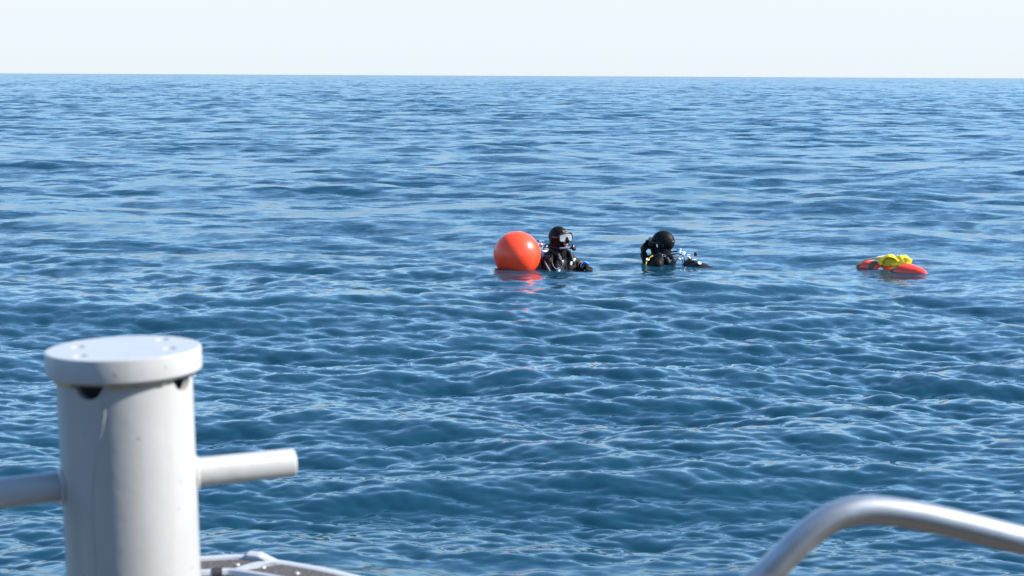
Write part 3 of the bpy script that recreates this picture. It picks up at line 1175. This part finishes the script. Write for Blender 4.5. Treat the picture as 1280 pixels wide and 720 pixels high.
# second diver, turned away to the left, one gloved hand raised
X2, Y2 = 1.69, 17.93
Z2 = water_z(X2, Y2)
zs, zh = 0.012, 0.206
head2 = Matrix.Translation((0, 0.004, zh)) @ Matrix.Diagonal((1.08, 1.08, 1.12, 1)) @ Matrix.Rotation(rad(4), 4, 'Z') @ Matrix.Rotation(rad(-4), 4, 'X')
d2 = person('scuba diver seen from behind with one gloved hand raised before the face', (X2, Y2, Z2), rad(67.5), zs, zh, head2,
            arms=[[(0.19, 0, zs - 0.04), (0.30, 0.06, -0.24), (0.24, 0.28, -0.2)], [(-0.19, 0.0, zs - 0.03), (-0.195, 0.075, -0.14), (-0.085, 0.188, 0.085)]],
            hands=[(((0.24, 0.28, -0.2), (-0.1, 0.9, 0.3), (-0.4, 0.1, -0.6)), dict(curls=(25, 25, 20), thumb=1)),
                   (((-0.08, 0.194, 0.092), (0.28, 0.22, 0.95), (0.75, -0.55, 0.1)), dict(curls=(35, 65, 50), thumb=-1, k=0.95))], ar=(0.060, 0.048, 0.040))
mask(d2, head2)
v2 = vest(d2, zs)
clip_on(v2, (-0.20, 0.105, 0.045), (0.020, 0.014, 0.004), (rad(15), rad(-20), 0), M['whitepl'])
ring_on(v2, 'ring', M['chrome'], (-0.125, -0.06, zs + 0.075), 0.018, 0.0035, (rad(20), rad(-30), 0))
tank(d2, (0.0, -0.25, -0.012), (0, -0.93, -0.30), M['darkgrey'], (0.25, -0.95, 0.02), (-0.3, 0.9, 0.25), lift=0.075, reach=0.115, upright=True)
hose(d2, [(-0.01, -0.21, 0.105), (-0.06, -0.17, 0.105), (-0.10, -0.09, 0.09), (-0.10, 0.0, 0.09), (-0.09, 0.10, 0.05)], 0.009, M['rubber'])
hose(d2, [(0.01, -0.21, 0.12), (0.07, -0.15, 0.12), (0.10, -0.06, 0.10), (0.10, 0.05, 0.06)], 0.009, M['rubber'])
hose(d2, [(-0.01, -0.22, 0.10), (-0.06, -0.22, 0.08), (-0.11, -0.20, 0.04), (-0.15, -0.17, -0.03)], 0.0075, M['rubber'])
hose(d2, [(-0.165, 0.055, 0.085), (-0.185, 0.085, 0.065), (-0.20, 0.115, 0.03), (-0.21, 0.13, -0.05)], 0.0075, M['yellow'], name='octopus_hose')
hose(d2, [(-0.11, 0.06, zs + 0.08), (-0.08, 0.15, zs + 0.05), (-0.045, 0.19, zs + 0.10), (-0.032, 0.172, 0.165)], 0.0145, M['rubber'], name='inflator_hose', ribs=True)
m_ = MB()
m_.lathe([(0.014, -0.03), (0.017, -0.025), (0.017, 0.035), (0.021, 0.04), (0.021, 0.055), (0.012, 0.062)], 16)
q = m_.obj('inflator', M['rubber'], d2)
q.location, q.rotation_euler = (-0.030, 0.172, 0.186), (rad(8), rad(-6), 0)
m_ = MB()                                          # small pale tab on the side of the hood
m_.ell((0, 0, 0), (0.003, 0.009, 0.024), nu=12, nv=8)
q = m_.obj('hood_mark', M['whitepl'], d2)
q.matrix_local = head2 @ Matrix.Translation((-0.099, 0.030, -0.004)) @ Matrix.Rotation(rad(-12), 4, 'X')

# ------------------------------------------------------------------ red rescue float with a yellow bag strapped on top
FX, FY = 4.165, 17.46
ZF = water_z(FX, FY) - 0.036
FYAW = rad(-46.9)
flt = empty('rescue_float', (FX, FY, ZF), FYAW)
flt.rotation_euler = (0, rad(2.0), FYAW)
tag(flt, 'long red orange plastic float lying low in the water, right of the divers', 'float')


def interp(tab, x):
    xs_, ys_ = zip(*tab)
    return float(np.interp(x, xs_, ys_))


TOP = [(-.44, .0), (-.42, .035), (-.38, .062), (-.30, .086), (-.2, .086), (-.12, .066), (0, .058), (.1, .060), (.16, .066), (.46, .02)]
WID = [(-.44, .02), (-.42, .055), (-.38, .085), (-.30, .115), (-.1, .13), (.1, .135), (.2, .125), (.3, .10), (.4, .06), (.46, .02)]


def section(x, top, wid, n=28, g=0.0, bot=-0.085):
    res = []
    for i in range(n):
        a = 2 * PI * i / n
        c, s_ = math.cos(a), math.sin(a)
        y = (wid + g) * math.copysign(abs(c) ** 0.75, c)
        zc, hz_ = (top + bot) / 2, (top - bot) / 2 + g
        res.append(Vector((x, y, zc + hz_ * math.copysign(abs(s_) ** 0.75, s_))))
    return res


mb = MB()
mb.strip([section(x, interp(TOP, x), interp(WID, x)) for x in np.linspace(-0.44, 0.30, 44)])
mb.obj('hull', M['floatred'], flt)
NT = [(.115, .068), (.135, .090), (.17, .102), (.22, .106), (.28, .098), (.36, .082), (.42, .055), (.455, .030), (.468, .005)]
NW = [(.115, .136), (.135, .142), (.17, .142), (.22, .135), (.28, .115), (.36, .082), (.42, .050), (.455, .025), (.468, .006)]
mb = MB()
mb.strip([section(x, interp(NT, x), interp(NW, x), bot=-0.10 + 0.07 * max(0, (x - 0.3) / 0.168)) for x in np.linspace(0.115, 0.468, 30)])
mb.obj('nose_cap', M['floatred'], flt)
for nm, x0_, x1_, m_, g in (('green_band', 0.088, 0.118, M['green'], 0.006), ('olive_strap', -0.215, -0.150, M['olive'], 0.005)):
    mb = MB()
    mb.strip([section(x, interp(TOP, x), interp(WID, x), g=g) for x in np.linspace(x0_, x1_, 4)])
    mb.obj('strap', m_, flt)
mb = MB()
mb.lathe([(0.026, 0), (0.033, 0.002), (0.034, 0.008), (0.028, 0.012), (0.010, 0.013)], 28, Matrix.Translation((-0.045, -0.128, 0.008)) @ Matrix.Rotation(rad(90 - 8), 4, 'X'))
mb.obj('side_disc', M['whitepl'], flt)
mb = MB()
mb.tube(catmull([(-0.40, -0.085, 0.005), (-0.34, -0.105, 0.052), (-0.27, -0.092, 0.094), (-0.20, -0.065, 0.118), (-0.14, -0.04, 0.138)], 8), 0.0095, n=8)
mb.obj('rope', M['cream'], flt)
random.seed(8)
mb = MB()
pts = []
for k in range(44):
    a = k * 0.9
    pts.append((-0.135 + 0.042 * math.sin(a) + 0.004 * k * 0.3, -0.035 + 0.05 * math.cos(a * 0.97), 0.104 + 0.030 * (1 + math.sin(a * 0.5 + 1)) / 2 + 0.0005 * k))
mb.tube(catmull(pts, 5), 0.0085, n=6)
mb.obj('rope_coil', M['cream'], flt)

bag = empty('folded_bag', (FX + 0.04, FY - 0.03, ZF + 0.055), rad(-16))
bag.scale = (1.08, 1.0, 0.94)
tag(bag, 'bright yellow folded bag with two humps strapped on the red float', 'bag')


def crumple(o, amp, sc, seed):
    for v in o.data.vertices:
        n_ = noise.noise_vector(Vector(v.co) * sc + Vector((seed, 0, 0)))
        v.co += n_ * amp
    o.data.update()
    return o


mb = MB()                                       # arched fold, open towards the boat
rows = []
for k in range(31):
    a = PI * (-0.06 + 1.12 * k / 30)
    c, s_ = math.cos(a), math.sin(a)
    R1, R0, dep = 0.100 + 0.006 * math.sin(5 * a), 0.074, 0.050
    p = lambda r_, y: Vector((-0.055 + r_ * c * 1.02, y, 0.028 + r_ * s_))
    rows.append([p(R0, -dep), p((R0 + R1) / 2, -dep - 0.012), p(R1, -dep), p(R1 + 0.008, 0), p(R1, dep), p(R0, dep), p(R0 - 0.004, 0)])
mb.strip(rows)
crumple(mb.obj('fold', M['yellow'], bag, angle=70), 0.010, 24, 1)
mb = MB()                                       # crumpled inside of the arch
mb.ell((-0.055, 0.004, 0.028), (0.078, 0.040, 0.074), nu=28, nv=16)
crumple(mb.obj('lining', M['yellowin'], bag, angle=80), 0.018, 32, 4)
mb = MB()                                       # loose cloth gathered between and in front of the humps
mb.ell((0.018, -0.030, 0.020), (0.060, 0.040, 0.038), nu=28, nv=16)
mb_gather = crumple(mb.obj('gathered_cloth', M['yellow'], bag, angle=80), 0.016, 34, 12)
mb = MB()                                       # second, rounder lobe
mb.ell((0, 0, 0), (0.092, 0.046, 0.096), nu=32, nv=18)
lobe = crumple(mb.obj('lobe', M['yellow'], bag, angle=80), 0.022, 20, 7)
crumple(lobe, 0.009, 55, 9)
lobe.scale = (1.0, 1.0, 0.82)
lobe.location, lobe.rotation_euler = (0.070, -0.008, 0.055), (rad(-14), rad(10), rad(-6))
mb = MB()
mb.lathe([(0.008, -0.002), (0.0105, 0.0), (0.0105, 0.004), (0.007, 0.005)], 16)
ey = mb.obj('eyelet', mat('dark_violet_eyelet', (0.10, 0.06, 0.10), 0.5), lobe)
ey.location, ey.rotation_euler = (-0.022, -0.040, 0.042), (rad(68), 0, rad(-10))

# ------------------------------------------------------------------ white flecks of foam
for (x, y, label, r_) in ((4.478, 21.05, 'tiny white fleck of foam on the water beyond the red float', 0.011),
                          (3.198, 10.34, 'small white fleck of foam on the near water at the right edge', 0.012),
                          (-12.07, 40.26, 'tiny white fleck of foam far out at the left edge', 0.035)):
    mb = MB()
    random.seed(int(x * 10))
    for k in range(7):
        mb.ell((random.uniform(-0.9, 0.9) * r_, random.uniform(-1, 1) * r_, 0.3 * r_), (r_ * random.uniform(0.5, 1), r_ * random.uniform(0.5, 1), r_ * random.uniform(0.4, 0.9)), nu=10, nv=6)
    o = mb.obj('foam_fleck', M['foam'])
    o.location = (x, y, water_z(x, y))
    tag(o, label, 'foam', 'white flecks of foam')

for (c_, sz, rt) in (((-0.02, -0.315, 0.066), (0.036, 0.030, 0.014), (0.5, 0.3, 0.4)), ((-0.04, -0.385, 0.042), (0.036, 0.026, 0.012), (0.3, 0.1, 1.0)), ((-0.055, -0.45, 0.016), (0.034, 0.024, 0.011), (0.3, -0.2, 0.2)), ((-0.06, -0.21, 0.055), (0.024, 0.03, 0.012), (0.4, 0.3, 0.0))):
    m_ = MB()                                      # pale clips and tags on the cylinder harness
    m_.ell((0, 0, 0), sz, nu=12, nv=8)
    m_.cap((-sz[0] * 1.2, 0, 0), (sz[0] * 1.2, 0, 0), sz[2] * 0.5, sz[2] * 0.5, n=8)
    q = m_.obj('harness_clip', M['whitepl'], d2)
    q.location, q.rotation_euler = c_, rt
